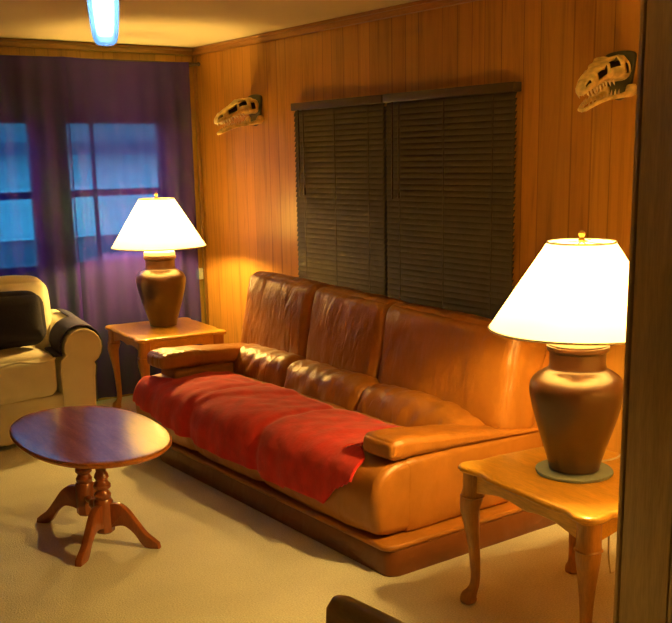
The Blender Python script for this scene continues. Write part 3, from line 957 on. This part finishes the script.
tag(o, 'dark navy cloth draped over the rolled arm of the cream sofa', 'arm cover')

# ------------------------------------------------------------------ dinosaur skull trophies
def skull(label, loc, L, rz):
    """snout points along local -x, wall at local x = 0"""
    r = thing('skull_trophy', label, 'wall sculpture', loc, rz, 'skull trophies on the panelled wall')
    # plaque
    bm = B()
    out = smooth_prof([(-.065, .02), (-.072, .08), (-.055, .098), (0, .104), (.055, .098), (.072, .08), (.065, .02), (.048, -.055), (.0, -.09), (-.048, -.055), (-.065, .02)], 4)[:-1]
    extrude(bm, out, .018, .005, 2, Matrix(((0, 0, -1, -.001), (1, 0, 0, 0), (0, 1, 0, 0), (0, 0, 0, 1))))
    obj('plaque', bm, M['plaque'], r)
    PT = Matrix.Rotation(math.radians(-9), 4, 'Y') @ Matrix.Diagonal((1, 1, .80, 1))
    # cranium: loft along the snout. t: 0 at the wall .. 1 at the nose tip
    key = [(0.0, .052, .095, -.01), (.12, .075, .108, -.012), (.25, .080, .112, -.008), (.36, .068, .108, .002), (.48, .052, .094, .004), (.62, .044, .078, -.008), (.78, .040, .056, -.022), (.90, .034, .030, -.032), (.98, .022, .004, -.040), (1.0, .012, -.012, -.036)]
    ks = smooth_prof(key, 3)
    bm = B(); rings = []
    n = 24
    for t, hw, zt2, zb2 in ks:
        ring = []
        zc, hh = (zt2 + zb2) / 2, (zt2 - zb2) / 2
        for k in range(n):
            a = 2 * PI * (k + .5) / n
            c, s = math.cos(a), math.sin(a)
            c_ = math.copysign(abs(c) ** .75, c); s_ = math.copysign(abs(s) ** .75, s)
            P = Vector((-.012 - t * L * .97, hw * c_, zc + hh * s_))
            # brow ridges and cheek bones
            if s > .3 and .15 < t < .55: P.z += .014 * math.exp(-((abs(P.y) - .05) / .018) ** 2)
            P += Vector((0, .004, .005)) * noise.noise(P * 38)
            ring.append(bm.verts.new(P))
        rings.append(ring)
    def hole(i, k):
        t = ks[i][0]; a = (k + 1) / n * 360
        side = min(abs((a % 360)), abs(a % 360 - 360), abs(a - 180))
        up = math.sin(math.radians(a))
        if .30 < t < .44 and .25 < up < .8: return True       # eye socket
        if .10 < t < .24 and -.3 < up < .45: return True      # rear opening
        if .52 < t < .70 and -.05 < up < .7: return True      # opening before the eye
        if .86 < t < .95 and .1 < up < .75: return True       # nostril
        return False
    for i in range(len(rings) - 1):
        a, b = rings[i], rings[i + 1]
        for k in range(n):
            if hole(i, k): continue
            bm.faces.new((a[k], a[(k + 1) % n], b[(k + 1) % n], b[k]))
    bm.faces.new(rings[-1])
    bmesh.ops.transform(bm, matrix=PT, verts=bm.verts)
    cr = obj('cranium', bm, M['bone'], r, True, None, 60)
    m_ = cr.modifiers.new('thickness', 'SOLIDIFY'); m_.thickness = .007; m_.offset = -1
    # added dark core, its colour painting the hollow's shade behind the openings
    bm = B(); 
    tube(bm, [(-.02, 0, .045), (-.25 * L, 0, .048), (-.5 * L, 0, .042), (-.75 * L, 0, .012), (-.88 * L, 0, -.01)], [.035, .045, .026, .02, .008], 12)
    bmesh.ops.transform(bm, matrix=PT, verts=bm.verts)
    obj('shade_core', bm, M['hollow_shade'], cr)
    # lower jaw, open
    bm = B()
    for s in (-1, 1):
        pts = smooth_prof([(-.02, s * .058, -.035), (-.12 * L, s * .064, -.07), (-.30 * L, s * .056, -.078), (-.55 * L, s * .042, -.078), (-.80 * L, s * .03, -.092), (-.97 * L, s * .012, -.112)], 4)
        n_ = len(pts); rd = [.013 + .012 * math.exp(-((k / n_ - .15) / .14) ** 2) - .004 * (k / n_) for k in range(n_)]
        tube(bm, pts, rd, 10)
    tube(bm, [(-.94 * L, -.018, -.108), (-.985 * L, 0, -.113), (-.94 * L, .018, -.108)], .010, 8)
    bmesh.ops.transform(bm, matrix=PT, verts=bm.verts)
    jw = obj('jaw', bm, M['bone'], r, True, None, 60)
    def teeth(parent, rows_, sgn):
        for (x, y, z, ln, rad) in rows_:
            bm = B()
            pts = [(x, y, z), (x + .003, y * .99, z + sgn * ln * .5), (x + .009, y * .97, z + sgn * ln)]
            tube(bm, pts, [rad, rad * .75, rad * .1], 7)
            bmesh.ops.transform(bm, matrix=PT, verts=bm.verts)
            obj('tooth', bm, M['tooth'], parent)
    up = []; lo = []
    rnd = random.Random(5)
    for s in (-1, 1):
        for k in range(9):
            t = .40 + .065 * k
            # interpolate section at t
            for (a, b) in zip(ks, ks[1:]):
                if a[0] <= t <= b[0]:
                    f = (t - a[0]) / (b[0] - a[0]); hw = a[1] + (b[1] - a[1]) * f; zb2 = a[3] + (b[3] - a[3]) * f; break
            up.append((-.012 - t * L * .97, s * hw * .72, zb2 + .004, rnd.uniform(.022, .036), .0052))
            f = .36 + .068 * k
            jy = .056 + (.014 - .056) * (f - .3) / .67; jz = -.070 - max(0, f - .5) * .075
            lo.append((-f * L, s * jy, jz, rnd.uniform(.018, .03), .0048))
    teeth(cr, up, -1); teeth(jw, lo, 1)
    return r
skull('bone coloured dinosaur skull trophy on the wall near the curtained corner', (W - .001, 5.53, 1.895), .32, math.radians(4))
skull('bone coloured dinosaur skull trophy above the lamp near the partition', (W - .001, 2.70, 1.895), .28, math.radians(4))

# ------------------------------------------------------------------ pendant glass above the camera's path
pc = (.872, 1.985)
pd = thing('pendant_light', 'pale blue white glass pendant hanging from the ceiling', 'pendant light', (pc[0], pc[1], H))
t = NT('blue_tinted_glass'); t.t.nodes.remove(t.p)
tp = t.n('ShaderNodeBsdfTransparent'); tp.inputs[0].default_value = (.62, .82, 1, 1)
tl = t.n('ShaderNodeBsdfTranslucent'); tl.inputs[0].default_value = (.5, .75, 1, 1)
gl = t.n('ShaderNodeBsdfGlossy'); gl.inputs[0].default_value = (.8, .9, 1, 1); gl.inputs['Roughness'].default_value = .08
m1 = t.n('ShaderNodeMixShader'); m1.inputs[0].default_value = .3; t.l(tp.outputs[0], m1.inputs[1]); t.l(tl.outputs[0], m1.inputs[2])
lw = t.n('ShaderNodeLayerWeight'); lw.inputs[0].default_value = .25
m2 = t.n('ShaderNodeMixShader'); t.l(lw.outputs['Fresnel'], m2.inputs[0]); t.l(m1.outputs[0], m2.inputs[1]); t.l(gl.outputs[0], m2.inputs[2])
t.l(m2.outputs[0], t.out.inputs[0]); M['pend_glass'] = t.m
bm = B(); pz = 1.832 - H
pr = smooth_prof([(.004, pz), (.022, pz + .003), (.031, pz + .02), (.037, pz + .07), (.0395, pz + .13), (.038, pz + .19), (.033, pz + .24), (.026, pz + .262)], 4)
pr = [(r_ * .84, z_) for r_, z_ in pr]; lathe(bm, pr, 36, cap=False)
o = obj('glass_shade', bm, M['pend_glass'], pd, True, None, 180); m_ = o.modifiers.new('thickness', 'SOLIDIFY'); m_.thickness = .003; m_.offset = -1
bm = B(); lathe(bm, smooth_prof([(.006, pz + .018), (.016, pz + .025), (.021, pz + .07), (.022, pz + .14), (.018, pz + .215), (.012, pz + .24)], 4), 24); obj('lit_tube', bm, emit('cool_tube', (.8, .92, 1.0), 12), pd)
bm = B(); lathe(bm, [(.012, pz + .235), (.028, pz + .258), (.028, pz + .285), (.008, pz + .30)], 24); obj('cap', bm, M['brass'], pd)
bm = B(); tube(bm, [(0, 0, pz + .295), (0, 0, -.02)], .004, 8); obj('stem', bm, M['brass'], pd)
bm = B(); lathe(bm, [(.01, -.03), (.04, -.022), (.055, -.006), (.056, 0)], 28); obj('canopy', bm, M['brass'], pd)

# ------------------------------------------------------------------ dining chair just in front of the camera
dc = thing('dining_chair', 'dark wooden chair with rounded top rail at the bottom edge', 'chair', (.56, .80, 0))
DO = Vector((.575, .775, -.006))
bm = B(); bbox(bm, .33, .78, .58, 1.02, .43, .465, .015, 3); obj('seat', bm, M['chair'], dc, True, DO)
# top rail with rounded ears; runs along y
out = [(.565, .90), (.552, .945), (.556, .978), (.575, .996)] + [(.60 + .40 * k / 10, 1.0 + .008 * math.sin(PI * k / 10)) for k in range(11)] + [(1.022, .994), (1.036, .975), (1.038, .945), (1.026, .90)]
bm = B(); extrude(bm, out, .026, .011, 4, Matrix(((0, 0, 1, .752), (1, 0, 0, 0), (0, 1, 0, 0), (0, 0, 0, 1)))); obj('top_rail', bm, M['chair'], dc, True, DO)
for y in (.60, .99):
    bm = B(); tube(bm, [(.775, y, 0), (.755, y, .45), (.762, y, .93)], [.017, .02, .015], 10, .5); obj('leg', bm, M['chair'], dc, True, DO)
    bm = B(); tube(bm, [(.36, y, 0), (.37, y, .44)], [.015, .02], 10, .5); obj('leg', bm, M['chair'], dc, True, DO)
for k in range(5):
    y = .665 + .065 * k
    bm = B(); tube(bm, [(.752, y, .46), (.757, y, .68), (.763, y, .91)], [.008, .011, .008], 8); obj('spindle', bm, M['chair'], dc, True, DO)
